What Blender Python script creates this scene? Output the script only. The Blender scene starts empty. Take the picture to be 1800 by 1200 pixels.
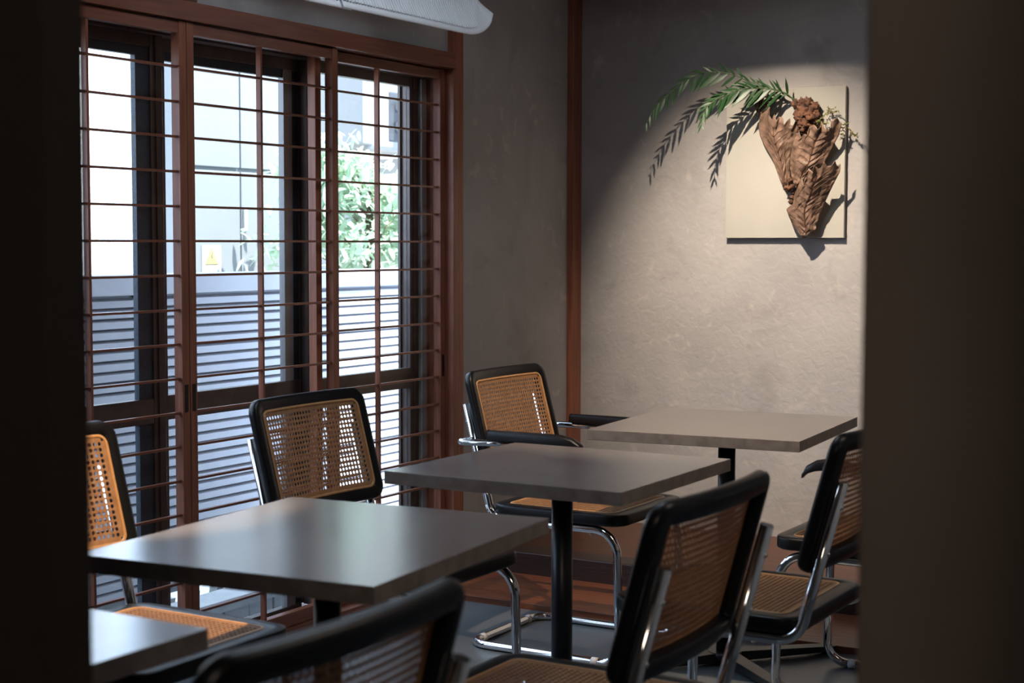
import bpy, bmesh, math, random
from mathutils import Vector, Matrix, noise
random.seed(7)
R = math.radians
sc = bpy.context.scene
COL = sc.collection

# ------------------------------------------------------------------ camera
FPX, YAW, PITCH, ROLL = 2745.1, R(30.565), R(3.627), R(-0.093)
CAM = Vector((3.1216, 0.0, 1.25))
_fw = Vector((-math.sin(YAW) * math.cos(PITCH), math.cos(YAW) * math.cos(PITCH), -math.sin(PITCH)))
_rt = Vector((math.cos(YAW), math.sin(YAW), 0))
_up = _rt.cross(_fw)
cam = bpy.data.cameras.new('camera')
cam.sensor_width = 36.0
cam.lens = FPX / 1800 * 36
cam.clip_start = 0.05
cam.clip_end = 200
cam.dof.use_dof = True
cam.dof.focus_distance = 5.1
cam.dof.aperture_fstop = 5.0
cam.dof.aperture_blades = 9
co = bpy.data.objects.new('camera', cam)
COL.objects.link(co)
_r2 = _rt * math.cos(ROLL) + _up * -math.sin(ROLL)
_u2 = _rt * math.sin(ROLL) + _up * math.cos(ROLL)
m3 = Matrix((_r2, _u2, -_fw)).transposed()
co.matrix_world = Matrix.Translation(CAM) @ m3.to_4x4()
sc.camera = co


def at(px, py, y):
    """point of the plane Y=y (parallel to the back wall) seen at a place of the photograph"""
    a, b = px - 900, py - 600
    c, s = math.cos(ROLL), math.sin(ROLL)
    u, v = c * a + s * b, -s * a + c * b
    d = _fw + _rt * (u / FPX) - _up * (v / FPX)
    return CAM + d * (y / d.y)


# ------------------------------------------------------------------ light
sc.view_settings.view_transform = 'Standard'
sc.view_settings.look = 'None'
sc.view_settings.gamma = 1.0
sc.view_settings.use_curve_mapping = False
sc.view_settings.exposure = 0.0
w = bpy.data.worlds.new('sky')
sc.world = w
w.use_nodes = True
bg = w.node_tree.nodes['Background']
bg.inputs[0].default_value = (0.60, 0.745, 1.0, 1)
bg.inputs[1].default_value = 6.0
try:
    sc.cycles.use_denoising = True
    sc.cycles.sample_clamp_indirect = 4.0
    sc.cycles.max_bounces = 10
    sc.cycles.diffuse_bounces = 5
    sc.cycles.transparent_max_bounces = 16
    sc.cycles.caustics_reflective = False
    sc.cycles.caustics_refractive = False
except Exception:
    pass


def light(name, kind, loc, energy, color, to=None, **kw):
    l = bpy.data.lights.new(name, kind)
    l.energy = energy
    l.color = color
    for k, v in kw.items():
        setattr(l, k, v)
    o = bpy.data.objects.new(name, l)
    o.location = loc
    if to is not None:
        d = Vector(to) - Vector(loc)
        o.rotation_euler = d.to_track_quat('-Z', 'Y').to_euler()
    COL.objects.link(o)
    return o


light('sun', 'SUN', (5, 12, 10), 24, (1.0, 0.95, 0.88), to=(5 - 1.0, 12 - 0.38, 10 - 2.1), angle=R(0.6))
p = light('window_portal', 'AREA', (-0.24, 3.43, 0.97), 1.0, (1, 1, 1), to=(3, 3.43, 0.97),
          shape='RECTANGLE', size=2.9, size_y=1.9)
p.data.cycles.is_portal = True
WARM = (1.0, 0.70, 0.42)
light('art_spot', 'SPOT', (0.86, 4.52, 2.66), 350, (1.0, 0.84, 0.68), to=(0.93, 5.86, 0.92),
      spot_size=R(55), spot_blend=1.0, shadow_soft_size=0.012)
light('ceiling_fill', 'AREA', (1.15, 3.3, 2.70), 11, (0.74, 0.86, 1.0), to=(1.15, 3.3, 0), shape='RECTANGLE', size=0.3, size_y=1.4)  # added cool fill out of view, lifts the room and window wall
light('side_fill', 'AREA', (2.95, 3.2, 2.70), 11, (1.0, 0.84, 0.70), to=(2.7, 3.2, 0), shape='RECTANGLE', size=0.3, size_y=1.4)  # added warm fill out of view, brightens the right-hand chairs
light('corridor_fill', 'AREA', (3.5, -1.0, 2.6), 16, (1.0, 0.84, 0.70), to=(2.75, 1.2, 1.0), shape='DISK', size=0.9)  # added fill behind the camera, brightens pillar and door jamb
light('table_spot_a', 'SPOT', (1.40, 3.46, 2.66), 165, WARM, to=(1.32, 4.28, 0.7), spot_size=R(56), spot_blend=0.7, shadow_soft_size=0.02)
light('table_spot_b', 'SPOT', (1.70, 1.90, 2.66), 330, WARM, to=(0.66, 2.33, 0.45), spot_size=R(25), spot_blend=0.4, shadow_soft_size=0.02)


# ------------------------------------------------------------------ materials
def mat(name, col, rough=0.5, metal=0.0, col2=None, nscale=5.0, stretch=(1, 1, 1), bump=0.0, bscale=40.0,
        detail=4.0, ramp=(0.35, 0.65), spec=0.5, coat=0.0, emis=None, rvar=0.0):
    m = bpy.data.materials.new(name)
    m.use_nodes = True
    nt = m.node_tree
    b = nt.nodes['Principled BSDF']
    b.inputs['Base Color'].default_value = (*col, 1)
    b.inputs['Roughness'].default_value = rough
    b.inputs['Metallic'].default_value = metal
    b.inputs['Specular IOR Level'].default_value = spec
    b.inputs['Coat Weight'].default_value = coat
    b.inputs['Coat Roughness'].default_value = 0.24
    tc = nt.nodes.new('ShaderNodeTexCoord')
    mp = nt.nodes.new('ShaderNodeMapping')
    mp.inputs['Scale'].default_value = stretch
    nt.links.new(tc.outputs['Object'], mp.inputs[0])
    if col2 is not None or rvar:
        n = nt.nodes.new('ShaderNodeTexNoise')
        n.inputs['Scale'].default_value = nscale
        n.inputs['Detail'].default_value = detail
        nt.links.new(mp.outputs[0], n.inputs['Vector'])
        cr = nt.nodes.new('ShaderNodeValToRGB')
        cr.color_ramp.elements[0].position = ramp[0]
        cr.color_ramp.elements[1].position = ramp[1]
        cr.color_ramp.elements[0].color = (*col, 1)
        cr.color_ramp.elements[1].color = (*(col2 or col), 1)
        nt.links.new(n.outputs['Fac'], cr.inputs[0])
        nt.links.new(cr.outputs[0], b.inputs['Base Color'])
        if rvar:
            mr = nt.nodes.new('ShaderNodeMapRange')
            mr.inputs['To Min'].default_value = rough - rvar
            mr.inputs['To Max'].default_value = rough + rvar
            nt.links.new(n.outputs['Fac'], mr.inputs['Value'])
            nt.links.new(mr.outputs[0], b.inputs['Roughness'])
    if bump:
        n2 = nt.nodes.new('ShaderNodeTexNoise')
        n2.inputs['Scale'].default_value = bscale
        n2.inputs['Detail'].default_value = 5
        nt.links.new(mp.outputs[0], n2.inputs['Vector'])
        bp = nt.nodes.new('ShaderNodeBump')
        bp.inputs['Strength'].default_value = bump
        bp.inputs['Distance'].default_value = 0.004
        nt.links.new(n2.outputs['Fac'], bp.inputs['Height'])
        nt.links.new(bp.outputs[0], b.inputs['Normal'])
    if emis:
        b.inputs['Emission Color'].default_value = (*emis[0], 1)
        b.inputs['Emission Strength'].default_value = emis[1]
    return m


M = {}
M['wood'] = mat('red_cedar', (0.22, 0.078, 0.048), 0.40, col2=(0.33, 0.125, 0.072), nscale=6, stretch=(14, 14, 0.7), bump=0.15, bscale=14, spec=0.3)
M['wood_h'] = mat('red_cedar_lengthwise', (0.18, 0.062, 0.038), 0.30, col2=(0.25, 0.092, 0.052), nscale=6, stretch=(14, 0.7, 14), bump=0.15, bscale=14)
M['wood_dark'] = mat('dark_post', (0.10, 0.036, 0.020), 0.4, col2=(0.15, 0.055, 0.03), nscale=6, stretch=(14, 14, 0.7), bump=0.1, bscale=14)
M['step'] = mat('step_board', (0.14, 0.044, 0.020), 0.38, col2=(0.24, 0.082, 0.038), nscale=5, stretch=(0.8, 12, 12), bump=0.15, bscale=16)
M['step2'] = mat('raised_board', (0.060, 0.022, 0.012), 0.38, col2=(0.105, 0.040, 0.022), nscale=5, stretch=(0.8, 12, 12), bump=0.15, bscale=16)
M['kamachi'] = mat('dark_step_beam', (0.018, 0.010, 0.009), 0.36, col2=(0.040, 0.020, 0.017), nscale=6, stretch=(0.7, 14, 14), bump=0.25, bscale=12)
M['black'] = mat('black_lacquer', (0.006, 0.006, 0.007), 0.36, spec=0.35, bump=0.03, bscale=90)
M['metalblack'] = mat('black_steel', (0.010, 0.011, 0.013), 0.36, spec=0.5)
M['chrome'] = mat('chrome', (0.78, 0.79, 0.80), 0.07, 1.0)
M['cane'] = mat('woven_cane', (0.50, 0.275, 0.130), 0.45, col2=(0.64, 0.38, 0.20), nscale=60, bump=0.7, bscale=500)
def translucent(m, col, fac):
    nt = m.node_tree
    b = nt.nodes['Principled BSDF']
    out = [n for n in nt.nodes if n.type == 'OUTPUT_MATERIAL'][0]
    tl = nt.nodes.new('ShaderNodeBsdfTranslucent')
    tl.inputs[0].default_value = (*col, 1)
    mx = nt.nodes.new('ShaderNodeMixShader')
    mx.inputs[0].default_value = fac
    nt.links.new(b.outputs[0], mx.inputs[1])
    nt.links.new(tl.outputs[0], mx.inputs[2])
    nt.links.new(mx.outputs[0], out.inputs[0])


translucent(M['cane'], (0.62, 0.30, 0.13), 0.35)
M['spline'] = mat('cane_edging', (0.55, 0.30, 0.13), 0.4, col2=(0.62, 0.35, 0.155), nscale=60)
M['nylon'] = mat('white_nylon', (0.62, 0.63, 0.66), 0.5)
M['bronze'] = mat('bronze_aluminium', (0.085, 0.064, 0.056), 0.36, 0.3, col2=(0.11, 0.085, 0.074), nscale=20)
M['bead'] = mat('dark_glazing_bead', (0.018, 0.026, 0.038), 0.5, col2=(0.035, 0.05, 0.07), nscale=150)
M['greybead'] = mat('grey_bead', (0.22, 0.21, 0.21), 0.4, 0.2)
M['alu'] = mat('grey_aluminium', (0.48, 0.48, 0.48), 0.4, 0.4)
M['slat'] = mat('silver_louvre', (0.43, 0.44, 0.49), 0.42, 0.25, col2=(0.48, 0.49, 0.54), nscale=3)
M['fback'] = mat('fence_backing', (0.62, 0.66, 0.74), 0.5, 0.2)
M['fpost'] = mat('fence_post', (0.20, 0.21, 0.23), 0.45, 0.3)
M['cabinet'] = mat('pale_cabinet', (0.185, 0.20, 0.215), 0.5, col2=(0.175, 0.19, 0.205), nscale=1.5)
M['acwhite'] = mat('ac_casing', (0.24, 0.245, 0.25), 0.45)
M['acdark'] = mat('ac_recess', (0.05, 0.055, 0.065), 0.6)
M['render'] = mat('white_render', (0.82, 0.82, 0.80), 0.8, col2=(0.76, 0.77, 0.77), nscale=2)
M['tile'] = mat('grey_tile', (0.17, 0.175, 0.185), 0.5, col2=(0.22, 0.225, 0.23), nscale=4)
M['grout'] = mat('tile_grout', (0.30, 0.30, 0.30), 0.9)
M['concrete'] = mat('concrete', (0.40, 0.42, 0.44), 0.85, col2=(0.55, 0.57, 0.58), nscale=6, bump=0.5, bscale=60)
M['gravel'] = mat('pale_ground', (0.55, 0.54, 0.50), 0.95, col2=(0.40, 0.40, 0.38), nscale=40, bump=0.6, bscale=80)
M['leafg'] = mat('tree_leaf', (0.32, 0.44, 0.33), 0.5, col2=(0.50, 0.61, 0.50), nscale=3)
translucent(M['leafg'], (0.52, 0.66, 0.46), 0.35)
M['bark'] = mat('tree_bark', (0.16, 0.12, 0.09), 0.9, col2=(0.10, 0.08, 0.06), nscale=10, bump=0.6, bscale=30)
M['wingp'] = mat('white_plastic', (0.93, 0.94, 0.97), 0.42)
M['canvas'] = mat('cream_canvas', (0.40, 0.385, 0.335), 0.85, col2=(0.43, 0.41, 0.36), nscale=4, bump=0.25, bscale=600)
M['frond'] = mat('frond_green', (0.010, 0.040, 0.010), 0.42, col2=(0.022, 0.072, 0.018), nscale=30)
M['rachis'] = mat('frond_stem', (0.06, 0.10, 0.03), 0.5)
M['dry'] = mat('dried_leaf', (0.105, 0.062, 0.040), 0.50, col2=(0.27, 0.168, 0.115), nscale=22, bump=0.8, bscale=60)
M['dryvein'] = mat('dried_vein', (0.12, 0.055, 0.03), 0.6)
M['stump'] = mat('dried_rhizome', (0.050, 0.024, 0.015), 0.85, col2=(0.19, 0.080, 0.040), nscale=45, bump=1.0, bscale=90)
M['sprig'] = mat('dried_sprig', (0.20, 0.19, 0.05), 0.7, col2=(0.30, 0.26, 0.09), nscale=40)
M['backing'] = mat('panel_backing', (0.10, 0.08, 0.06), 0.8)
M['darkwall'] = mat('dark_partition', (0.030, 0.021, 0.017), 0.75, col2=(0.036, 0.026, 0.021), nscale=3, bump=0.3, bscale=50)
M['pillar'] = mat('brown_grey_plaster', (0.17, 0.140, 0.118), 0.85, col2=(0.20, 0.165, 0.14), nscale=3, bump=0.3, bscale=50)
M['ceil'] = mat('grey_ceiling', (0.22, 0.21, 0.205), 0.8)
M['white'] = mat('sign_white', (0.42, 0.43, 0.42), 0.5)
M['yellow'] = mat('sign_yellow', (0.42, 0.38, 0.13), 0.5)
M['inkblack'] = mat('sign_ink', (0.10, 0.10, 0.11), 0.5)
M['inkgreen'] = mat('sign_lettering', (0.22, 0.29, 0.28), 0.5)
M['dim'] = mat('recess_dark', (0.006, 0.005, 0.005), 0.6)


def plaster():
    m = bpy.data.materials.new('grey_trowelled_plaster')
    m.use_nodes = True
    nt = m.node_tree
    b = nt.nodes['Principled BSDF']
    b.inputs['Roughness'].default_value = 0.82
    b.inputs['Specular IOR Level'].default_value = 0.25
    tc = nt.nodes.new('ShaderNodeTexCoord')

    def nz(scale, detail, dist=0.0):
        n = nt.nodes.new('ShaderNodeTexNoise')
        n.inputs['Scale'].default_value = scale
        n.inputs['Detail'].default_value = detail
        n.inputs['Distortion'].default_value = dist
        nt.links.new(tc.outputs['Object'], n.inputs['Vector'])
        return n
    n1 = nz(2.2, 6, 0.6)
    cr = nt.nodes.new('ShaderNodeValToRGB')
    cr.color_ramp.elements[0].position = 0.30
    cr.color_ramp.elements[1].position = 0.70
    cr.color_ramp.elements[0].color = (0.33, 0.312, 0.300, 1)
    cr.color_ramp.elements[1].color = (0.43, 0.405, 0.385, 1)
    nt.links.new(n1.outputs['Fac'], cr.inputs[0])
    # pale scrapes and darker cloudy stains
    n2 = nz(9, 9, 1.2)
    r2 = nt.nodes.new('ShaderNodeValToRGB')
    r2.color_ramp.elements[0].position = 0.60
    r2.color_ramp.elements[1].position = 0.74
    r2.color_ramp.elements[0].color = (0, 0, 0, 1)
    r2.color_ramp.elements[1].color = (0.5, 0.5, 0.5, 1)
    nt.links.new(n2.outputs['Fac'], r2.inputs[0])
    mx = nt.nodes.new('ShaderNodeMixRGB')
    mx.inputs[2].default_value = (0.58, 0.53, 0.47, 1)
    nt.links.new(r2.outputs[0], mx.inputs[0])
    nt.links.new(cr.outputs[0], mx.inputs[1])
    n3 = nz(5.5, 8, 0.8)
    r3 = nt.nodes.new('ShaderNodeValToRGB')
    r3.color_ramp.elements[0].position = 0.28
    r3.color_ramp.elements[1].position = 0.42
    r3.color_ramp.elements[0].color = (0.4, 0.4, 0.4, 1)
    r3.color_ramp.elements[1].color = (0, 0, 0, 1)
    nt.links.new(n3.outputs['Fac'], r3.inputs[0])
    mx2 = nt.nodes.new('ShaderNodeMixRGB')
    mx2.inputs[2].default_value = (0.27, 0.245, 0.225, 1)
    nt.links.new(r3.outputs[0], mx2.inputs[0])
    nt.links.new(mx.outputs[0], mx2.inputs[1])
    nt.links.new(mx2.outputs[0], b.inputs['Base Color'])
    n4 = nz(28, 10, 0.5)
    bp = nt.nodes.new('ShaderNodeBump')
    bp.inputs['Strength'].default_value = 0.45
    bp.inputs['Distance'].default_value = 0.006
    nt.links.new(n4.outputs['Fac'], bp.inputs['Height'])
    nt.links.new(bp.outputs[0], b.inputs['Normal'])
    return m


M['plaster'] = plaster()
M['table'] = mat('stone_laminate', (0.160, 0.147, 0.147), 0.22, col2=(0.26, 0.235, 0.222), nscale=7, detail=8, ramp=(0.3, 0.7), spec=1.0, rvar=0.03, coat=0.6)
M['tedge'] = mat('stone_laminate_edge', (0.20, 0.172, 0.155), 0.45, col2=(0.28, 0.245, 0.22), nscale=28, detail=8, ramp=(0.35, 0.6))
M['floor'] = mat('blue_grey_concrete_floor', (0.075, 0.092, 0.105), 0.36, col2=(0.13, 0.155, 0.175), nscale=2.6, detail=8, bump=0.12, bscale=30, rvar=0.1)


def glass():
    m = bpy.data.materials.new('window_glass')
    m.use_nodes = True
    nt = m.node_tree
    nt.nodes.clear()
    out = nt.nodes.new('ShaderNodeOutputMaterial')
    tr = nt.nodes.new('ShaderNodeBsdfTransparent')
    tr.inputs[0].default_value = (0.93, 0.96, 0.96, 1)
    gl = nt.nodes.new('ShaderNodeBsdfGlossy')
    gl.inputs['Roughness'].default_value = 0.01
    fr = nt.nodes.new('ShaderNodeLayerWeight')
    pw = nt.nodes.new('ShaderNodeMath')
    pw.operation = 'POWER'
    pw.inputs[1].default_value = 5.0
    ma = nt.nodes.new('ShaderNodeMath')
    ma.operation = 'MULTIPLY_ADD'
    ma.inputs[1].default_value = 0.9
    ma.inputs[2].default_value = 0.03
    nt.links.new(fr.outputs['Facing'], pw.inputs[0])
    nt.links.new(pw.outputs[0], ma.inputs[0])
    mx = nt.nodes.new('ShaderNodeMixShader')
    nt.links.new(ma.outputs[0], mx.inputs[0])
    nt.links.new(tr.outputs[0], mx.inputs[1])
    nt.links.new(gl.outputs[0], mx.inputs[2])
    nt.links.new(mx.outputs[0], out.inputs[0])
    return m


M['glass'] = glass()


# ------------------------------------------------------------------ mesh helpers
class MB:
    def __init__(self):
        self.v, self.f, self.s, self.mi = [], [], [], []

    def add(self, vs, fs, smooth=False, mi=0):
        n = len(self.v)
        self.v += [tuple(x) for x in vs]
        self.f += [tuple(i + n for i in f) for f in fs]
        self.s += [smooth] * len(fs)
        self.mi += [mi] * len(fs)
        return self

    def box(self, x0, x1, y0, y1, z0, z1, mi=0):
        vs = [(x0, y0, z0), (x1, y0, z0), (x1, y1, z0), (x0, y1, z0), (x0, y0, z1), (x1, y0, z1), (x1, y1, z1), (x0, y1, z1)]
        return self.add(vs, [(3, 2, 1, 0), (4, 5, 6, 7), (0, 1, 5, 4), (1, 2, 6, 5), (2, 3, 7, 6), (3, 0, 4, 7)], mi=mi)

    def tube(self, pts, r, n=12, caps=True, r1=None):
        pts = [Vector(p) for p in pts]
        t0 = (pts[1] - pts[0]).normalized()
        a = Vector((0, 0, 1)) if abs(t0.z) < 0.9 else Vector((1, 0, 0))
        nrm = t0.cross(a).normalized()
        vs, fs = [], []
        L = len(pts)
        for i, p in enumerate(pts):
            t = (pts[min(i + 1, L - 1)] - pts[max(i - 1, 0)]).normalized()
            nrm = (nrm - t * nrm.dot(t)).normalized()
            bn = t.cross(nrm)
            rr = r if r1 is None else r + (r1 - r) * i / (L - 1)
            for k in range(n):
                an = 2 * math.pi * k / n
                vs.append(p + (nrm * math.cos(an) + bn * math.sin(an)) * rr)
        for i in range(L - 1):
            for k in range(n):
                k2 = (k + 1) % n
                fs.append((i * n + k, i * n + k2, (i + 1) * n + k2, (i + 1) * n + k))
        self.add(vs, fs, True)
        if caps:
            m = len(self.v) - len(vs)
            self.f.append(tuple(m + k for k in reversed(range(n)))); self.s.append(False); self.mi.append(0)
            self.f.append(tuple(m + (L - 1) * n + k for k in range(n))); self.s.append(False); self.mi.append(0)
        return self

    def cyl(self, x, y, z0, z1, r, n=24):
        return self.tube([(x, y, z0), (x, y, z1)], r, n)

    def mesh(self, name, mats):
        me = bpy.data.meshes.new(name)
        me.from_pydata(self.v, [], self.f)
        for m in mats:
            me.materials.append(m)
        me.polygons.foreach_set('use_smooth', self.s)
        me.polygons.foreach_set('material_index', self.mi)
        me.update()
        return me

    def build(self, name, m, parent=None, bevel=0.0, loc=None):
        mats = m if isinstance(m, (list, tuple)) else [m]
        o = bpy.data.objects.new(name, self.mesh(name, mats))
        COL.objects.link(o)
        if parent is not None:
            o.parent = parent
        if loc is not None:
            o.location = loc
        if bevel:
            b = o.modifiers.new('edge', 'BEVEL')
            b.width = bevel
            b.segments = 2
            b.limit_method = 'ANGLE'
        return o


def inst(name, me, parent, loc=(0, 0, 0), rot=(0, 0, 0), scale=(1, 1, 1)):
    o = bpy.data.objects.new(name, me)
    COL.objects.link(o)
    o.parent = parent
    o.location = loc
    o.rotation_euler = rot
    o.scale = scale
    return o


def empty(name, loc=(0, 0, 0), rz=0.0):
    o = bpy.data.objects.new(name, None)
    o.empty_display_size = 0.05
    o.location = loc
    o.rotation_euler = (0, 0, rz)
    COL.objects.link(o)
    return o


def tag(o, label=None, cat=None, group=None, kind=None):
    if label: o['label'] = label
    if cat: o['category'] = cat
    if group: o['group'] = group
    if kind: o['kind'] = kind
    return o


def struct(name, mb, m, label=None, bevel=0.0):
    o = mb.build(name, m, bevel=bevel)
    o['kind'] = 'structure'
    if label: o['label'] = label
    return o


def fillet(pts, rad, seg=6):
    pts = [Vector(p) for p in pts]
    out = [pts[0]]
    for i in range(1, len(pts) - 1):
        p, a, b = pts[i], pts[i - 1], pts[i + 1]
        r = rad[i - 1] if isinstance(rad, (list, tuple)) else rad
        u, v = (a - p).normalized(), (b - p).normalized()
        ang = u.angle(v)
        d = r / math.tan(ang / 2)
        c = p + (u + v).normalized() * (r / math.sin(ang / 2))
        s, e = p + u * d, p + v * d
        s1, e1 = s - c, e - c
        tot = s1.angle(e1)
        for k in range(seg + 1):
            t = k / seg
            q = (s1 * math.sin((1 - t) * tot) + e1 * math.sin(t * tot)) / math.sin(tot)
            out.append(c + q)
    out.append(pts[-1])
    return out


def rrect(w, h, r, inset=0.0, n=6):
    w, h = w - 2 * inset, h - 2 * inset
    r = max(r - inset, 0.002)
    P = []
    for cx, cy, a0 in ((w / 2 - r, h / 2 - r, 0), (-w / 2 + r, h / 2 - r, 90), (-w / 2 + r, -h / 2 + r, 180), (w / 2 - r, -h / 2 + r, 270)):
        for k in range(n + 1):
            a = R(a0 + 90 * k / n)
            P.append((cx + r * math.cos(a), cy + r * math.sin(a)))
    return P


def subdiv_loop(P, step):
    out = []
    for i, p in enumerate(P):
        q = P[(i + 1) % len(P)]
        out.append(p)
        L = math.hypot(q[0] - p[0], q[1] - p[1])
        k = int(L / step)
        for j in range(1, k + 1):
            t = j / (k + 1)
            out.append((p[0] + (q[0] - p[0]) * t, p[1] + (q[1] - p[1]) * t))
    return out


def ring(mb, w, h, r, width, depth, fn, bev=0.006, base=0.0, step=0.03):
    """rounded frame around an opening; profile in (inset, depth)"""
    b = bev
    prof = [(0, b), (b * .3, b * .3), (b, 0), (width - b * .5, 0), (width, b * .5), (width, depth - b * .5), (width - b * .5, depth), (b, depth), (b * .3, depth - b * .3), (0, depth - b)]
    ref = subdiv_loop(rrect(w, h, r, 0), step)
    n0 = len(ref)
    # keep the same subdivision on each inset: rebuild from the same parameter pattern
    loops = []
    base0 = rrect(w, h, r, 0)
    for ins, d in prof:
        Q = rrect(w, h, r, ins)
        out = []
        for i, p in enumerate(base0):
            q = base0[(i + 1) % len(base0)]
            a, c = Q[i], Q[(i + 1) % len(Q)]
            out.append(a)
            L = math.hypot(q[0] - p[0], q[1] - p[1])
            k = int(L / step)
            for j in range(1, k + 1):
                t = j / (k + 1)
                out.append((a[0] + (c[0] - a[0]) * t, a[1] + (c[1] - a[1]) * t))
        loops.append([fn(u, v, base + d) for u, v in out])
    vs = [p for L in loops for p in L]
    fs = []
    m = len(prof)
    for i in range(m):
        j = (i + 1) % m
        for k in range(n0):
            k2 = (k + 1) % n0
            fs.append((i * n0 + k, i * n0 + k2, j * n0 + k2, j * n0 + k))
    mb.add(vs, fs, True)
    return mb


def cane_mb(w, h, r, fn, pitch=0.0125, border=0.012, hole=0.345, th=0.0016):
    mb = MB()
    nx, ny = int((w) / pitch), int((h) / pitch)
    px, py = w / nx, h / ny

    def inside(u, v, ins):
        W, Hh, rr = w / 2 - ins, h / 2 - ins, max(r - ins, 0)
        au, av = abs(u), abs(v)
        if au > W or av > Hh: return False
        if au > W - rr and av > Hh - rr:
            return (au - W + rr) ** 2 + (av - Hh + rr) ** 2 <= rr * rr
        return True
    idx = {}

    def V(u, v, d):
        k = (round(u, 5), round(v, 5), d)
        if k not in idx:
            idx[k] = len(mb.v)
            mb.v.append(tuple(fn(u, v, d)))
        return idx[k]

    def F(*q):
        mb.f.append(q); mb.s.append(False); mb.mi.append(0)
    for i in range(nx):
        for j in range(ny):
            u0, v0 = -w / 2 + i * px, -h / 2 + j * py
            cu, cv = u0 + px / 2, v0 + py / 2
            if not inside(cu, cv, 0.001): continue
            u1, v1 = u0 + px, v0 + py
            cs = [(u0, v0), (u1, v0), (u1, v1), (u0, v1)]
            if not inside(cu, cv, border):
                F(*[V(*c, 0) for c in cs])
                F(*[V(*c, th) for c in reversed(cs)])
                continue
            a = hole * px
            k = a * 0.42
            oc = [(cu - k, cv - a), (cu + k, cv - a), (cu + a, cv - k), (cu + a, cv + k), (cu + k, cv + a), (cu - k, cv + a), (cu - a, cv + k), (cu - a, cv - k)]
            for d, rev in ((0, False), (th, True)):
                C = [V(*c, d) for c in cs]
                O = [V(*o, d) for o in oc]
                quads = [(C[0], C[1], O[1], O[0]), (C[1], C[2], O[3], O[2]), (C[2], C[3], O[5], O[4]), (C[3], C[0], O[7], O[6]),
                         (C[1], O[2], O[1]), (C[2], O[4], O[3]), (C[3], O[6], O[5]), (C[0], O[0], O[7])]
                for q in quads:
                    F(*(tuple(reversed(q)) if rev else q))
            A = [V(*o, 0) for o in oc]
            B = [V(*o, th) for o in oc]
            for q in range(8):
                F(A[q], A[(q + 1) % 8], B[(q + 1) % 8], B[q])
    return mb


def copy_tree(o, parent=None):
    c = o.copy()
    COL.objects.link(c)
    c.parent = parent
    for ch in o.children:
        copy_tree(ch, c)
    return c


# ------------------------------------------------------------------ the room
struct('floor', MB().box(-0.026, 4.3, -1.3, 4.56, -0.12, 0), M['floor'], 'blue grey polished concrete floor')
struct('ceiling', MB().box(-0.3, 4.3, -1.3, 6.0, 2.75, 2.85), M['ceil'])
PW = -0.026
WY0, WY1 = 1.99, 4.86            # window opening
ZL = 1.885
# window wall: plaster around the opening
struct('wall_left', MB().box(-0.22, PW, -1.3, WY0, -0.3, 2.75).box(-0.22, PW, 4.93, 5.86, -0.3, 2.75)
       .box(-0.22, PW, WY0, 4.93, 1.94, 2.75), M['plaster'], 'grey trowelled plaster wall with the window')
struct('wall_back', MB().box(-0.22, 3.3, 5.86, 6.02, -0.3, 2.75), M['plaster'], 'grey trowelled plaster wall behind the far table')
struct('wall_right', MB().box(3.2, 3.32, 0.945, 5.86, -0.12, 2.75), M['plaster'])
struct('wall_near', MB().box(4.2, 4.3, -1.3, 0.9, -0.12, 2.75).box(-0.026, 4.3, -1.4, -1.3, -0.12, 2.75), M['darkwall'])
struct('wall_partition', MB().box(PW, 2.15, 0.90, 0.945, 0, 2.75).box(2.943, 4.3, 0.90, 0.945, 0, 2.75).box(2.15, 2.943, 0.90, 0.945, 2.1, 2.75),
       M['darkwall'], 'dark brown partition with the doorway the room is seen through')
struct('pillar', MB().box(2.71, 3.2, 1.27, 1.45, 0, 2.75), M['pillar'], 'brown grey plastered pillar at the right side of the view', bevel=0.004)
struct('trim_1', MB().box(-0.09, 0.0, 4.862, 4.93, 0, 2.75), M['wood'], 'reddish wooden post beside the window', bevel=0.002)
struct('trim_2', MB().box(-0.05, 0.002, 5.782, 5.86, 0, 2.75), M['wood'], 'narrow reddish wooden post in the far corner', bevel=0.002)
struct('trim_3', MB().box(-0.07, 0.012, WY0 - 0.1, 4.862, ZL, 1.94), M['wood_h'], 'reddish wooden lintel over the window', bevel=0.002)
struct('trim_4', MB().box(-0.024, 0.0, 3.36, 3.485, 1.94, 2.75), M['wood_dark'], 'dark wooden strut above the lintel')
struct('trim_5', MB().box(-0.09, 0.0, WY0 - 0.07, WY0, 0, ZL), M['wood'])
struct('trim_6', MB().box(-0.075, 0.014, WY0, 4.862, 0, 0.018), M['wood_h'], 'reddish wooden sill track under the lattice screens')
# wooden reveal and grey jamb between lattice and glass
struct('trim_7', MB().box(-0.122, -0.09, 4.862, 4.93, 0, 1.90), M['wood'])
struct('wall_header', MB().box(PW, 3.2, 5.03, 5.09, 2.385, 2.75), M['plaster'], 'short hanging wall over the alcove')
# alcove step: low board, dark beam, raised boards
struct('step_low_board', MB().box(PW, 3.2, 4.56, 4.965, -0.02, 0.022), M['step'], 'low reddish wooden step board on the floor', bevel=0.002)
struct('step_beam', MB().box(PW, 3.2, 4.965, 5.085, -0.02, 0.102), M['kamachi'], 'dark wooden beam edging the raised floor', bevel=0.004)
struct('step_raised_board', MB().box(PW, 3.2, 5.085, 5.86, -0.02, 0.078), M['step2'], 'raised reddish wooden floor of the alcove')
# house body outside
struct('roof', MB().box(-0.62, 4.5, -1.6, 6.04, 2.86, 3.0), M['render'])
struct('exterior_ground', MB().box(-16, -0.22, -8, 26, -0.5, -0.35), M['gravel'], 'pale ground outside')
struct('foundation', MB().box(-0.34, -0.22, -1.3, 6.02, -0.35, -0.03), M['concrete'])


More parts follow.
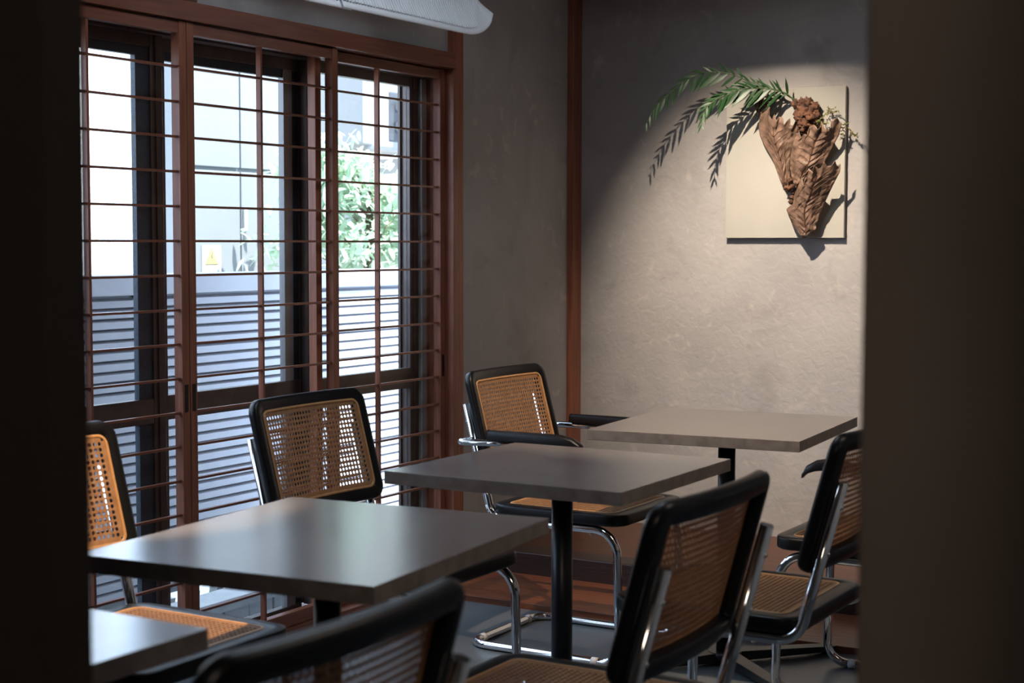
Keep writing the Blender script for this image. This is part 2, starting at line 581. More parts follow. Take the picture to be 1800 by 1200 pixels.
# ------------------------------------------------------------------ lattice screens (shoji without paper)
def shoji(num, y0, y1, xf, ymid, label, handle_y=None):
    t = empty('window_%d' % num, (xf, (y0 + y1) / 2, 0.02))
    tag(t, label, kind='structure')
    ox, oy, oz = t.location
    sw, sd = 0.030, 0.032

    def part(name, mb, m, bevel=0.0015):
        return mb.build(name, m, t, bevel)

    for a in (y0, y1 - sw):
        o = part('stile', MB().box(-sd, 0, a - oy, a + sw - oy, 0, 1.862), M['wood'])
        if handle_y is not None and abs(a - handle_y) < 0.01:
            MB().box(0.0, 0.0012, a - oy + 0.008, a - oy + 0.022, 0.755 - oz, 0.835 - oz).build('finger_pull', M['dim'], o)
    part('top_rail', MB().box(-sd + 0.003, -0.002, y0 + sw - oy, y1 - sw - oy, 1.847 - oz, 1.880 - oz), M['wood_h'])
    part('bottom_rail', MB().box(-sd + 0.003, -0.002, y0 + sw - oy, y1 - sw - oy, 0, 0.064 - oz), M['wood_h'])
    me = MB().box(-0.021, -0.009, y0 + sw - oy, y1 - sw - oy, -0.0035, 0.0035).mesh('muntin', [M['wood_h']])
    for k in range(-5, 12):
        inst('muntin', me, t, (0, 0, 1.2525 - 0.1 * k - oz))
    part('vertical_muntin', MB().box(-0.024, -0.006, ymid - 0.0045 - oy, ymid + 0.0045 - oy, 0.064 - oz, 1.847 - oz), M['wood'], 0)
    return t


shoji(1, 2.70, 3.436, 0.0, 3.056, 'wooden lattice screen left of the middle meeting stiles', 3.406)
shoji(2, 3.438, 4.160, 0.0, 3.778, 'wooden lattice screen behind the second cane chair', 3.438)
shoji(3, 4.085, 4.858, -0.036, 4.450, 'wooden lattice screen next to the wooden window post', 4.828)
shoji(4, 1.995, 2.76, -0.036, 2.38, 'wooden lattice screen hidden behind the dark partition')


# ------------------------------------------------------------------ aluminium sashes
def sash(num, y0, y1, x, bead_r, label):
    t = empty('window_%d' % num, (x, (y0 + y1) / 2, 0.03))
    tag(t, label, kind='structure')
    _, oy, oz = t.location
    wst = 0.050
    for a in (y0, y1 - wst):
        MB().box(-0.014, 0.014, a - oy, a + wst - oy, 0.0, 1.826).build('stile', M['bronze'], t, 0.002)
        MB().box(0.014, 0.018, a + 0.018 - oy, a + 0.024 - oy, 0.0, 1.826).build('stile_ridge', M['bronze'], t)
    zt = 1.815
    MB().box(-0.013, 0.013, y0 + wst - oy, y1 - wst - oy, zt - oz, 1.856 - oz).build('top_rail', M['bronze'], t, 0.002)
    MB().box(-0.013, 0.013, y0 + wst - oy, y1 - wst - oy, 0.716 - oz, 0.79 - oz).build('middle_rail', M['bronze'], t, 0.002)
    MB().box(-0.013, 0.013, y0 + wst - oy, y1 - wst - oy, -0.02, 0.002).build('bottom_rail', M['bronze'], t, 0.002)
    if bead_r:
        for z0, z1 in ((0.032, 0.716), (0.79, zt)):
            if num == 6:
                MB().box(-0.010, 0.012, y1 - wst - bead_r - oy, y1 - wst - bead_r + 0.044 - oy, z0 - oz, z1 - oz).build('glazing_bead', M['greybead'], t)
                MB().box(-0.010, 0.006, y1 - wst - bead_r + 0.044 - oy, y1 - wst - oy, z0 - oz, z1 - oz).build('glazing_bead', M['bead'], t)
            else:
                MB().box(-0.010, 0.008, y1 - wst - bead_r - oy, y1 - wst - oy, z0 - oz, z1 - oz).build('glazing_bead', M['bead'], t)
        MB().box(-0.010, 0.008, y0 + wst - oy, y1 - wst - bead_r - oy, zt - 0.028 - oz, zt - oz).build('glazing_bead', M['bead'], t)
    for z0, z1 in ((0.032, 0.716), (0.79, zt)):
        MB().box(-0.003, 0.001, y0 + wst - oy, y1 - wst - oy, z0 - oz, z1 - oz).build('pane', M['glass'], t)
    return t


sash(5, 2.70, 3.455, -0.125, 0.056, 'dark bronze sliding sash behind the left lattice screen')
sash(6, 3.452, 4.188, -0.160, 0.078, 'dark bronze sliding sash behind the middle lattice screen')
sash(7, 4.135, 4.79, -0.125, 0.0, 'dark bronze sliding sash behind the far lattice screen')
sash(8, 1.995, 2.76, -0.160, 0.0, 'dark bronze sliding sash behind the dark partition')
struct('window_frame', MB().box(-0.135, -0.085, WY0, 4.93, 1.85, 1.94).box(-0.20, -0.10, WY0, 4.86, 1.857, 1.94).box(-0.20, -0.10, WY0, 4.86, -0.03, 0.010)
       .box(-0.20, -0.136, 4.80, 4.83, 0.028, 1.857).box(-0.16, -0.15, 4.79, 4.80, .028, 1.857).box(-0.20, -0.19, 4.79, 4.80, .028, 1.857), M['bronze'])
struct('window_jamb', MB().box(-0.20, -0.12, 4.83, 4.93, -0.03, 1.90), M['alu'], 'grey metal jamb at the far end of the window')

# ------------------------------------------------------------------ tables
def table(x0, y0, w_, d_, rot, label, foot=0.37):
    cx, cy = x0 + w_ / 2, y0 + d_ / 2
    t = empty('cafe_table', (cx, cy, 0), rot)
    tag(t, label, 'table', 'square stone topped cafe tables')
    mb = MB().box(-w_ / 2, w_ / 2, -d_ / 2, d_ / 2, 0.690, 0.720)
    mb.mi = [0, 0, 1, 1, 1, 1]
    mb.mi[0] = 1
    top = mb.build('tabletop', [M['table'], M['tedge']], t, 0.0012)
    MB().cyl(0, 0, 0.030, 0.684, 0.0255, 28).build('column', M['metalblack'], t)
    MB().box(-0.11, 0.11, -0.11, 0.11, 0.683, 0.690).build('mounting_plate', M['metalblack'], t)
    MB().cyl(0, 0, 0.018, 0.040, 0.05, 28).build('hub', M['metalblack'], t)
    for k in range(4):
        a = R(45 + 90 * k)
        c, s = math.cos(a), math.sin(a)
        vs = []
        ft = foot if c > 0 else min(foot, 0.285)
        for q, (r_, hw, z1) in enumerate(((0.02, 0.026, 0.040), (ft, 0.021, 0.026))):
            for sg in (-1, 1):
                for z in (0.010, z1):
                    vs.append((c * r_ - s * sg * hw, s * r_ + c * sg * hw, z))
        f = MB().add(vs, [(0, 1, 3, 2), (4, 6, 7, 5), (0, 4, 5, 1), (2, 3, 7, 6), (1, 5, 7, 3), (0, 2, 6, 4)])
        leg = f.build('foot', M['metalblack'], t, 0.002)
        MB().cyl(c * (ft - .02), s * (ft - .02), 0.0, 0.012, 0.018, 16).build('glide', M['dim'], leg)
    return t


table(1.085, 1.000, 0.600, 0.612, 0.0, 'table cut off by the dark wall, only its grey corner seen at lower left', 0.27)
table(1.113, 1.911, 0.586, 0.669, 0.0955, 'table with bluish window sheen, in front of the two left cane chairs')
table(1.033, 2.952, 0.614, 0.605, 0.005, 'middle table of the row, its black column standing clear before the step')
table(1.029, 3.940, 0.617, 0.660, 0.086, 'farthest table, below the canvas with dried leaves')


# ------------------------------------------------------------------ cane chairs
def seat_fn(u, v, d):           # u across (y), v along (x)
    return (v, u, 0.455 - d)


LEAN = 0.27
BACK_Z0, BACK_H, BACK_W = 0.552, 0.31, 0.465


def back_fn(u, v, d):           # v along the leaning height, d behind the front face
    z = BACK_Z0 + BACK_H / 2 + v * 0.966
    x = -0.232 - (z - BACK_Z0) * LEAN
    n = (-0.966, -0.26)
    curve = 0.42 * u * u
    return (x + curve + n[0] * d, u, z + n[1] * d)


def box_curved(u0, u1, v0, v1, d0, d1):
    pass


def make_chair(arms):
    t = empty('cane_armchair' if arms else 'cane_chair')
    SW, SD = 0.455, 0.450
    mb = MB()
    ring(mb, SW, SD, 0.055, 0.047, 0.034, lambda u, v, d: seat_fn(u, v, d))
    mb.build('seat_frame', M['black'], t)
    iw, ih = SW - 0.094 + 0.006, SD - 0.094 + 0.006
    cane_mb(iw, ih, 0.025, lambda u, v, d: seat_fn(u, v, d + 0.001), pitch=0.0122).build('seat_cane', M['cane'], t)
    sp = MB()
    ring(sp, iw + 0.006, ih + 0.006, 0.026, 0.007, 0.006, lambda u, v, d: seat_fn(u, v, d - 0.0012), bev=0.002)
    sp.build('cane_edging', M['spline'], t)
    mb = MB()
    BW, BH, FWD = BACK_W, BACK_H, 0.037
    ring(mb, BW, BH, 0.040, FWD, 0.028, back_fn, bev=0.009)
    mb.build('back_frame', M['black'], t)
    iw, ih = BW - 2 * FWD + 0.006, BH - 2 * FWD + 0.006
    cane_mb(iw, ih, 0.022, lambda u, v, d: back_fn(u, v, d + 0.001), pitch=0.0122).build('back_cane', M['cane'], t)
    sp = MB()
    ring(sp, iw + 0.006, ih + 0.006, 0.024, 0.007, 0.005, lambda u, v, d: back_fn(u, v, d - 0.0012), bev=0.002)
    sp.build('cane_edging', M['spline'], t)
    # one bent chrome tube: upright, under the seat, front leg, runner, rear cross, and back
    yy, r = 0.213, 0.0125
    zt = 0.755

    def ux(z):
        return -0.232 - (z - BACK_Z0) * LEAN + 0.42 * yy * yy - 0.0455
    s1 = [(ux(zt), yy, zt), (ux(0.408), yy, 0.4075), (0.205, yy, 0.4075), (0.215, yy, 0.0125), (-0.300, yy, 0.0125),
          (-0.300, -yy, 0.0125), (0.215, -yy, 0.0125), (0.205, -yy, 0.4075), (ux(0.408), -yy, 0.4075), (ux(zt), -yy, zt)]
    tb = MB().tube(fillet(s1, [0.06, 0.075, 0.06, 0.06, 0.06, 0.06, 0.075, 0.06], 8), r, 14)
    tb.build('tubular_frame', M['chrome'], t)
    for sx in (-1, 1):
        for p0, p1 in (((-0.300, sx * 0.130, 0.0125), (-0.300, sx * 0.152, 0.0125)), ((0.125, sx * yy, 0.0125), (0.147, sx * yy, 0.0125))):
            MB().tube([p0, p1], 0.0138, 14).build('glide', M['nylon'], t)
        for z in (0.70, 0.60):
            MB().tube([(ux(z) - 0.0115, sx * yy, z), (ux(z) - 0.0155, sx * yy, z - 0.001)], 0.0042, 8).build('screw', M['chrome'], t)
        for x in (-0.12, 0.12):
            MB().tube([(x, sx * yy, 0.3945), (x, sx * yy, 0.391)], 0.0055, 8).build('screw', M['chrome'], t)
    if arms:
        for sy in (-1, 1):
            ya = sy * 0.262
            pth = [(ux(0.648) + 0.01, sy * (yy + 0.022), 0.646), (ux(0.648) - 0.014, sy * (yy + 0.024), 0.646), (ux(0.648) - 0.014, ya + sy * 0.018, 0.646),
                   (-0.20, ya + sy * 0.008, 0.648), (0.055, ya, 0.650)]
            MB().tube(fillet(pth, [0.014, 0.016, 0.03], 6), 0.0105, 12).build('arm_tube', M['chrome'], t)
            # wooden armrest with a drooping rounded nose
            vs, fs = [], []
            prof = [(-0.205, 0.661, 0.024, 0.030), (-0.195, 0.657, 0.029, 0.034), (-0.02, 0.657, 0.030, 0.038), (0.045, 0.656, 0.030, 0.040), (0.085, 0.650, 0.028, 0.038), (0.112, 0.640, 0.022, 0.032), (0.124, 0.630, 0.010, 0.022)]
            for x, z, h, wd in prof:
                for dy, dz in ((-.5, 0), (-.42, .8), (-.2, 1), (.2, 1), (.42, .8), (.5, 0)):
                    vs.append((x, ya + dy * wd, z + dz * h))
            for i in range(len(prof) - 1):
                for k in range(6):
                    k2 = (k + 1) % 6
                    fs.append((i * 6 + k, i * 6 + k2, (i + 1) * 6 + k2, (i + 1) * 6 + k))
            fs += [tuple(range(6)), tuple(reversed(range((len(prof) - 1) * 6, len(prof) * 6)))]
            mb = MB().add(vs, fs, True)
            mb.s[-1] = mb.s[-2] = False
            mb.build('armrest', M['black'], t, 0.002)
    return t


proto = make_chair(False)
proto_arm = make_chair(True)
GR = 'cane cantilever chairs around the tables'
CH = [
    (False, 0.885, 2.305, 0.0, 'black framed cane chair at left edge, its back half hidden by the dark wall'),
    (False, 0.885, 3.243, 0.0, 'black framed cane chair in front of the lattice window, daylight showing through its back'),
    (True, 0.885, 4.257, 0.0, 'cane armchair by the wooden post, armrests reaching to the farthest table'),
    (False, 1.822, 1.338, math.pi, 'nearest cane chair, its dark blurred back cut off by the bottom edge'),
    (False, 1.810, 2.362, math.pi, 'cane chair seen from behind with its whole back and chrome uprights, before the middle table'),
    (False, 1.765, 3.332, math.pi, 'cane chair half hidden by the brown pillar, back turned'),
    (True, 1.818, 4.200, math.pi, 'farthest right cane armchair, mostly hidden behind another chair and the pillar'),
]
used = set()
for arm, x, y, rz, lab in CH:
    src = proto_arm if arm else proto
    if arm in used:
        o = copy_tree(src)
    else:
        o = src
        used.add(arm)
    o.location = (x, y, 0)
    o.rotation_euler = (0, 0, rz)
    tag(o, lab, 'chair', GR)

# ------------------------------------------------------------------ canvas and dried plants
YW = 5.86
cv = empty('canvas_panel', (0.925, YW, 1.56))
tag(cv, 'cream rectangular canvas hanging on the grey plaster wall', 'wall art')
MB().box(-0.258, 0.232, -0.024, -0.006, -0.291, 0.291).build('canvas', M['canvas'], cv, 0.002)
MB().box(-0.245, 0.222, -0.006, 0.0, -0.280, 0.280).build('stretcher_frame', M['backing'], cv)


def polyline(P, n):
    L = [0]
    for a, b in zip(P, P[1:]):
        L.append(L[-1] + math.hypot(b[0] - a[0], b[1] - a[1]))
    out = []
    for i in range(n):
        s = L[-1] * i / (n - 1)
        k = 0
        while k < len(L) - 2 and L[k + 1] < s: k += 1
        t = (s - L[k]) / max(L[k + 1] - L[k], 1e-9)
        out.append((P[k][0] + (P[k + 1][0] - P[k][0]) * t, P[k][1] + (P[k + 1][1] - P[k][1]) * t))
    return out


arr = empty('dried_leaf_arrangement', (0.98, YW - 0.027, 1.56))
tag(arr, 'dried brown leaves and green fern fronds fixed to the cream canvas', 'plant')
AO = arr.location.copy()


def z7(x, y):
    return (1300 + x / 4.0, 140 + y / 4.0)


def z6(x, y):
    return (1100 + x / 3.157, 90 + y / 3.157)


def dry_leaf(B, L, T, Rr, mid, d0, bulge, roll, veins=9):
    """Coons patch between base edge B, left edge L, jagged top edge T and right edge Rr"""
    N, K = 56, 44
    Bp, Lp, Tp, Rp = polyline(B, N), polyline(L, K), polyline(T, N), polyline(Rr, K)
    vs, fs = [], []
    Ts = []
    for i in range(N):
        w0 = [max(0, i - 7), min(N - 1, i + 7)]
        hw = min(i - w0[0], w0[1] - i)
        seg = Tp[i - hw:i + hw + 1]
        Ts.append((sum(a[0] for a in seg) / len(seg), sum(a[1] for a in seg) / len(seg)))
    for j in range(K):
        t = j / (K - 1)
        for i in range(N):
            s = i / (N - 1)
            q = []
            for a in (0, 1):
                c = ((1 - s) * Lp[j][a] + s * Rp[j][a] + (1 - t) * Bp[i][a] + t * Ts[i][a] + (Tp[i][a] - Ts[i][a]) * t ** 7
                     - ((1 - s) * (1 - t) * Bp[0][a] + s * (1 - t) * Bp[-1][a] + (1 - s) * t * Tp[0][a] + s * t * Tp[-1][a]))
                q.append(c)
            px, py = z7(*q)
            us = s - mid
            dep = d0 + bulge * math.sin(math.pi * min(max(s, 0), 1)) * (0.35 + 0.65 * t) + roll * t * t
            # side veins run up and out from the midrib
            ph = t * veins - abs(us) * 3.2
            rid = abs((ph % 1.0) - 0.5) * 2
            dep += 0.0030 * rid * min(1, abs(us) * 6) * (1 - 0.3 * t)
            dep -= 0.004 * math.exp(-(us / 0.03) ** 2)
            dep += 0.008 * noise.noise(Vector((s * 4, t * 5, d0 * 40))) + 0.003 * noise.noise(Vector((s * 16, t * 18, d0 * 9)))
            if t > 0.8:
                dep += 0.005 * math.sin(s * 31) * (t - 0.8) * 5
            p = at(px, py, YW - 0.026 - dep)
            vs.append(p - AO)
    for j in range(K - 1):
        for i in range(N - 1):
            a = j * N + i
            fs.append((a, a + 1, a + N + 1, a + N))
    o = MB().add(vs, fs, True).build('dried_leaf', M['dry'], arr)
    so = o.modifiers.new('thick', 'SOLIDIFY')
    so.thickness = 0.0015
    # midrib
    pts = []
    for j in range(0, K):
        i = int(mid * (N - 1))
        pts.append(Vector(vs[j * N + i]) + Vector((0, -0.0012, 0)))
    MB().tube(pts[: int(K * 0.93)], 0.0026, 6, r1=0.0008).build('midrib', M['dryvein'], o)
    # side veins
    vm = MB()
    im = int(mid * (N - 1))
    for q in range(1, veins):
        for sd in (-1, 1):
            j0 = K * (q - 0.45) / veins
            path = []
            for a in range(9):
                i = im + sd * a * (N - 1) * 0.058
                j = j0 + a * K * 0.031
                if not (1 <= i < N - 1 and 0 <= j < K - 2): break
                path.append(Vector(vs[int(j) * N + int(i)]).lerp(Vector(vs[(int(j) + 1) * N + int(i)]), j - int(j)) + Vector((0, -0.0012, 0)))
            if len(path) > 3:
                vm.tube(path, 0.0013, 5, r1=0.0005)
    if vm.v:
        vm.build('side_veins', M['dryvein'], o)
    return o


# left leaf
dry_leaf([(320, 775), (350, 775), (385, 740)],
         [(320, 775), (285, 715), (262, 650), (235, 570), (200, 505), (165, 450), (138, 390), (128, 330), (138, 250)],
         [(138, 250), (150, 205), (185, 190), (212, 185), (200, 240), (222, 275), (238, 235), (255, 290), (272, 252), (300, 262), (306, 312), (330, 280), (352, 262), (350, 312), (372, 318), (392, 282), (412, 330)],
         [(385, 740), (360, 690), (350, 640), (350, 580), (358, 520), (365, 470), (385, 410), (412, 330)], 0.42, 0.020, 0.030, 0.020)
# folded sliver behind the left leaf
dry_leaf([(170, 330), (190, 330), (215, 320)],
         [(170, 330), (140, 270), (115, 220), (95, 180)],
         [(95, 180), (112, 140), (100, 90), (108, 40), (122, 0), (138, 35), (135, 90), (160, 110), (158, 150), (185, 160)],
         [(215, 320), (205, 270), (190, 220), (185, 160)], 0.5, 0.012, 0.012, 0.02, 4)
# middle leaf
dry_leaf([(385, 735), (415, 720), (450, 695)],
         [(385, 735), (360, 680), (352, 620), (352, 560), (358, 510), (368, 450), (385, 400), (412, 352)],
         [(412, 352), (428, 400), (455, 372), (478, 392), (484, 325), (520, 308), (545, 342), (562, 335), (572, 290), (590, 322), (612, 348), (640, 330), (640, 288), (662, 270), (684, 258), (692, 278), (712, 305)],
         [(450, 695), (500, 640), (545, 612), (590, 580), (628, 510), (665, 440), (695, 380), (712, 305)], 0.55, 0.028, 0.040, 0.030)
# lower leaf
dry_leaf([(420, 1085), (455, 1098), (490, 1085)],
         [(420, 1085), (372, 1020), (345, 960), (325, 905), (350, 880), (372, 868), (382, 800), (410, 735), (432, 672)],
         [(432, 672), (446, 735), (458, 660), (482, 618), (512, 645), (522, 592), (552, 622), (572, 605), (590, 568), (612, 602), (640, 598), (668, 560), (680, 598), (706, 580)],
         [(490, 1085), (540, 1040), (532, 1010), (548, 985), (562, 930), (600, 850), (640, 765), (676, 690), (704, 640), (706, 580)], 0.56, 0.040, 0.045, 0.045, 11)


def blob(name, pts, m, parent, seed, amp=0.25):
    mb = MB()
    for (px, py, dep, r) in pts:
        x, y = z7(px, py)
        c = at(x, y, YW - 0.026 - dep) - AO
        n, k = 14, 10
        vs, fs = [], []
        for i in range(k + 1):
            th = math.pi * i / k
            for j in range(n):
                ph = 2 * math.pi * j / n
                d = Vector((math.sin(th) * math.cos(ph), math.sin(th) * math.sin(ph), math.cos(th)))
                q = 1 + amp * 2 * noise.noise(d * 2.3 + Vector((seed, px * .1, py * .1))) + amp * 1.2 * noise.noise(d * 6 + Vector((seed, py, px)))
                vs.append(c + d * r * q)
        for i in range(k):
            for j in range(n):
                j2 = (j + 1) % n
                fs.append((i * n + j, i * n + j2, (i + 1) * n + j2, (i + 1) * n + j))
        mb.add(vs, fs, True)
    return mb.build(name, m, parent)


blob('bark_knot', [(385, 158, .03, .014), (400, 175, .03, .016), (440, 160, .035, .018), (480, 155, .035, .018), (510, 190, .03, .020), (450, 215, .04, .024), (430, 260, .04, .024), (405, 220, .035, .014),
                   (490, 245, .035, .026), (525, 235, .025, .018), (520, 275, .025, .018), (455, 305, .04, .024), (440, 350, .03, .020), (480, 330, .03, .020), (462, 375, .03, .018), (430, 300, .045, .016), (415, 340, .02, .014)], M['stump'], arr, 3.1, 0.42)
blob('bark_knot', [(320, 720, .03, .012), (335, 755, .035, .013), (365, 745, .035, .011), (350, 700, .04, .010), (400, 725, .03, .010), (360, 850, .02, .010), (365, 820, .02, .009), (372, 790, .02, .008)], M['stump'], arr, 7.7, 0.4)
blob('leaf_stub', [(455, 1080, .045, .014), (435, 1075, .040, .010), (475, 1075, .042, .010)], M['dry'], arr, 1.3, 0.3)

# sprig of dried flower stems
sp = MB()
for P in ([(530, 320), (560, 270), (600, 235), (640, 205), (670, 185)], [(600, 235), (645, 225), (690, 215)], [(620, 220), (625, 200), (618, 188)], [(545, 300), (540, 270), (535, 262)],
          [(690, 300), (725, 310), (760, 300)], [(690, 330), (740, 330), (775, 345), (790, 375), (825, 400)], [(780, 360), (815, 385), (822, 370)], [(700, 340), (690, 370), (720, 380)], [(560, 280), (590, 300), (620, 300)]):
    P2 = polyline(P, 9)
    pts = [at(*z7(*q), YW - 0.055 - 0.012 * math.sin(i * .9)) - AO for i, q in enumerate(P2)]
    sp.tube(pts, 0.0013, 5)
    for i, q in enumerate(pts):
        for _ in range(3):
            d = Vector((random.uniform(-1, 1), random.uniform(-1, 1), random.uniform(-1, 1))).normalized()
            sp.tube([q, q + d * random.uniform(0.005, 0.011)], 0.0017, 4, r1=0.0006)
sp.build('dried_sprig', M['sprig'], arr)

# green fronds
lm = MB()
vs, fs = [], []
NL = 9
for i in range(NL):
    t = i / (NL - 1)
    wd = 0.100 * (math.sin(math.pi * min(1, t * 1.02 + 0.03)) ** 0.7) * (1 - 0.35 * t)
    z = -0.12 * t * t
    vs += [(t, -wd, z + 0.012), (t, 0, z), (t, wd, z + 0.012)]
for i in range(NL - 1):
    a = i * 3
    fs += [(a, a + 1, a + 4, a + 3), (a + 1, a + 2, a + 5, a + 4)]
leaflet_mesh = lm.add(vs, fs, True).mesh('leaflet', [M['frond']])


def frond(P, d_a, d_b, n, lmax, up_len, down_len, seed):
    rnd = random.Random(seed)
    K = 40
    P2 = polyline(P, K)
    pts = []
    for i, q in enumerate(P2):
        t = i / (K - 1)
        pts.append(at(*z6(*q), YW - 0.026 - (d_a + (d_b - d_a) * t ** 1.1)) - AO)
    f = MB().tube(pts, 0.0026, 7, r1=0.0010).build('frond', M['rachis'], arr)
    for k in range(n):
        t = 0.10 + 0.90 * k / (n - 1)
        i = min(K - 2, int(t * (K - 1)))
        p = pts[i].lerp(pts[i + 1], t * (K - 1) - i)
        tan = (pts[i + 1] - pts[i]).normalized()
        for side in (-1, 1):
            outn = Vector((0, -1, 0))
            sd = tan.cross(outn).normalized() * side
            if sd.z > 0:
                ln = up_len
            else:
                ln = down_len
            env = (0.50 + 0.5 * math.sin(math.pi * min(1, t * 0.9 + 0.12))) * (1 if t < 0.9 else 0.8)
            L = lmax * ln * env * rnd.uniform(0.72, 1.15)
            fa = 1.0 + 0.8 * t + rnd.uniform(-.25, .25)
            dr = (sd + tan * fa + Vector((0, rnd.uniform(-.45, .2), -0.38))).normalized()
            nrm = (Vector((0, -1, 0)) * 1.0 + Vector((rnd.uniform(-.5, .5), 0, rnd.uniform(0.0, .9)))).normalized()
            yv = nrm.cross(dr).normalized()
            zv = dr.cross(yv)
            mm = Matrix((dr * L, yv * L * 1.0, zv * L)).transposed().to_4x4()
            mm.translation = p
            o = bpy.data.objects.new('leaflet', leaflet_mesh)
            COL.objects.link(o)
            o.parent = f
            o.matrix_local = mm
    return f


frond([(945, 275), (880, 225), (800, 205), (720, 200), (640, 205), (570, 225), (500, 262), (450, 300), (425, 350), (418, 400)], 0.035, 0.205, 18, 0.100, 0.75, 1.05, 5)
frond([(935, 265), (850, 215), (760, 190), (680, 165), (610, 132), (540, 115), (460, 112), (390, 128), (320, 165), (250, 220), (190, 275), (140, 340), (112, 395)], 0.030, 0.200, 21, 0.098, 0.65, 1.05, 11)

# ------------------------------------------------------------------ air deflector under the air conditioner
ac = empty('air_conditioner', (PW, 4.05, 2.10))
tag(ac, 'white wall air conditioner above the window with a ribbed white air deflector', 'air conditioner')
MB().box(0.0, 0.23, -0.42, 0.42, 0.02, 0.31).build('body', M['wingp'], ac, 0.02)


def wing(ya, yb, x_off, cut_a, cut_b):
    """cross-section rises from the lower long edge; corner of the far end rounded"""
    N, K = 90, 14
    vs, fs = [], []
    for i in range(N):
        s = i / (N - 1)
        for j in range(K):
            t = j / (K - 1)
            y = ya + (yb - ya) * s + (cut_a * (1 - s) + cut_b * s) * t
            z = 1.925 + 0.150 * t
            x = 0.395 + x_off - 0.07 * math.sin(t * 1.3)
            # rounded far corner
            if cut_b < 0.01 and s > 0.80:
                e = (s - 0.80) / 0.20
                lift = 0.085 * (1 - math.sqrt(max(0, 1 - e * e)))
                z = 1.925 + lift + (0.150 - lift) * t
            vs.append((x - ac.location.x, y - ac.location.y, z - ac.location.z))
    for i in range(N - 1):
        for j in range(K - 1):
            a = i * K + j
            fs.append((a, a + K, a + K + 1, a + 1))
    o = MB().add(vs, fs, True).build('deflector_panel', M['wingp'], ac)
    so = o.modifiers.new('thick', 'SOLIDIFY')
    so.thickness = 0.004
    rb = MB()
    nr = int((yb - ya) / 0.0145)
    for k in range(nr):
        s = (k + 0.7) / nr
        pts = []
        for j in range(8):
            t = 0.14 + 0.80 * j / 7
            y = ya + (yb - ya) * s + (cut_a * (1 - s) + cut_b * s) * t - 0.010 * math.sin(t * 3)
            z0 = 1.925
            if cut_b < 0.01 and s > 0.80:
                e = (s - 0.80) / 0.20
                z0 += 0.085 * (1 - math.sqrt(max(0, 1 - e * e)))
            z = z0 + (2.075 - z0) * t
            x = 0.3995 + x_off - 0.07 * math.sin((z - 1.925) / 0.150 * 1.3)
            pts.append((x - ac.location.x, y - ac.location.y, z - ac.location.z))
        rb.tube(pts, 0.0042, 6, caps=False)
    rb.build('rib', M['wingp'], o)
    return o


wing(3.500, 3.72, -0.012, 0.06, 0.06)
wing(3.665, 4.490, 0.0, 0.06, 0.0)
MB().box(0.14, 0.40, -0.25, -0.235, -0.045, 0.03).box(0.14, 0.40, 0.25, 0.265, -0.045, 0.03).build('bracket', M['wingp'], ac)

# ------------------------------------------------------------------ outside: fence
FX = -1.2
fence = empty('louvre_fence', (FX, 5.0, -0.35))
tag(fence, 'silver grey louvred metal fence outside the window', 'fence')
FZ = -0.35
posts = [0.55, 2.52, 4.49, 6.46, 8.43, 10.4]
for y in posts:
    MB().box(-0.05, -0.012, y - 0.03 - 5, y + 0.03 - 5, 0, 1.12 - FZ).build('post', M['fpost'], fence, 0.003)
for a, b in zip(posts, posts[1:]):
    MB().box(-0.03, 0.035, a - 5, b - 5, 1.045 - FZ, 1.126 - FZ).build('top_rail', M['slat'], fence, 0.006)
    L = b - a - 0.03
    vs, fs = [], []
    prof = [(-0.012, 0.0195), (-0.002, 0.0195), (0.015, 0.0105), (0.0165, -0.0140), (0.013, -0.0165), (-0.012, -0.0165)]
    for yv in (-L / 2, L / 2):
        vs += [(x, yv, z) for x, z in prof]
    n = len(prof)
    fs = [(k, k + n, (k + 1) % n + n, (k + 1) % n) for k in range(n)] + [tuple(reversed(range(n))), tuple(range(n, 2 * n))]
    sm = MB().add(vs, fs).mesh('slat', [M['slat']])
    k = 0
    z = 1.015
    while z > -0.14:
        inst('slat', sm, fence, (0, (a + b) / 2 - 5, z - FZ))
        z -= 0.0400
    MB().box(-0.03, -0.004, a - 5, b - 5, -0.155 - FZ, -0.13 - FZ).build('bottom_rail', M['fpost'], fence)
    MB().box(-0.028, -0.022, a - 5, b - 5, -0.13 - FZ, 1.045 - FZ).build('backing_sheet', M['fback'], fence)
curb = MB().box(-1.14, -1.02, 0.5, 9.8, -0.35, -0.24)
tag(curb.build('concrete_curb', M['concrete'], bevel=0.01), 'low concrete curb under the louvred fence', 'curb')
ledge = empty('concrete_ledge', (-0.68, 4.6, -0.35))
tag(ledge, 'concrete ledge of upright boards just outside the glass', 'ledge')
MB().box(-0.06, 0.08, -1.6, 2.4, 0.265, 0.31).build('coping', M['concrete'], ledge, 0.006)
bm_ = MB().box(-0.02, 0.02, -0.066, 0.066, 0, 0.265).mesh('board', [M['concrete']])
for k in range(28):
    inst('board', bm_, ledge, (0.05 + 0.004 * (k % 2), -1.52 + 0.14 * k, 0))

for k in range(9):
    y = -0.62 + 0.135 * k
    st = MB().add([(-0.26, y, 0), (-0.22, y, 0), (-0.22, y + .035, 0), (-0.26, y + .035, 0), (-0.26, y + .05, .27), (-0.22, y + .05, .27), (-0.22, y + .085, .27), (-0.26, y + .085, .27)],
                  [(3, 2, 1, 0), (4, 5, 6, 7), (0, 1, 5, 4), (1, 2, 6, 5), (2, 3, 7, 6), (3, 0, 4, 7)])
    st.build('stake', M['concrete'], ledge)
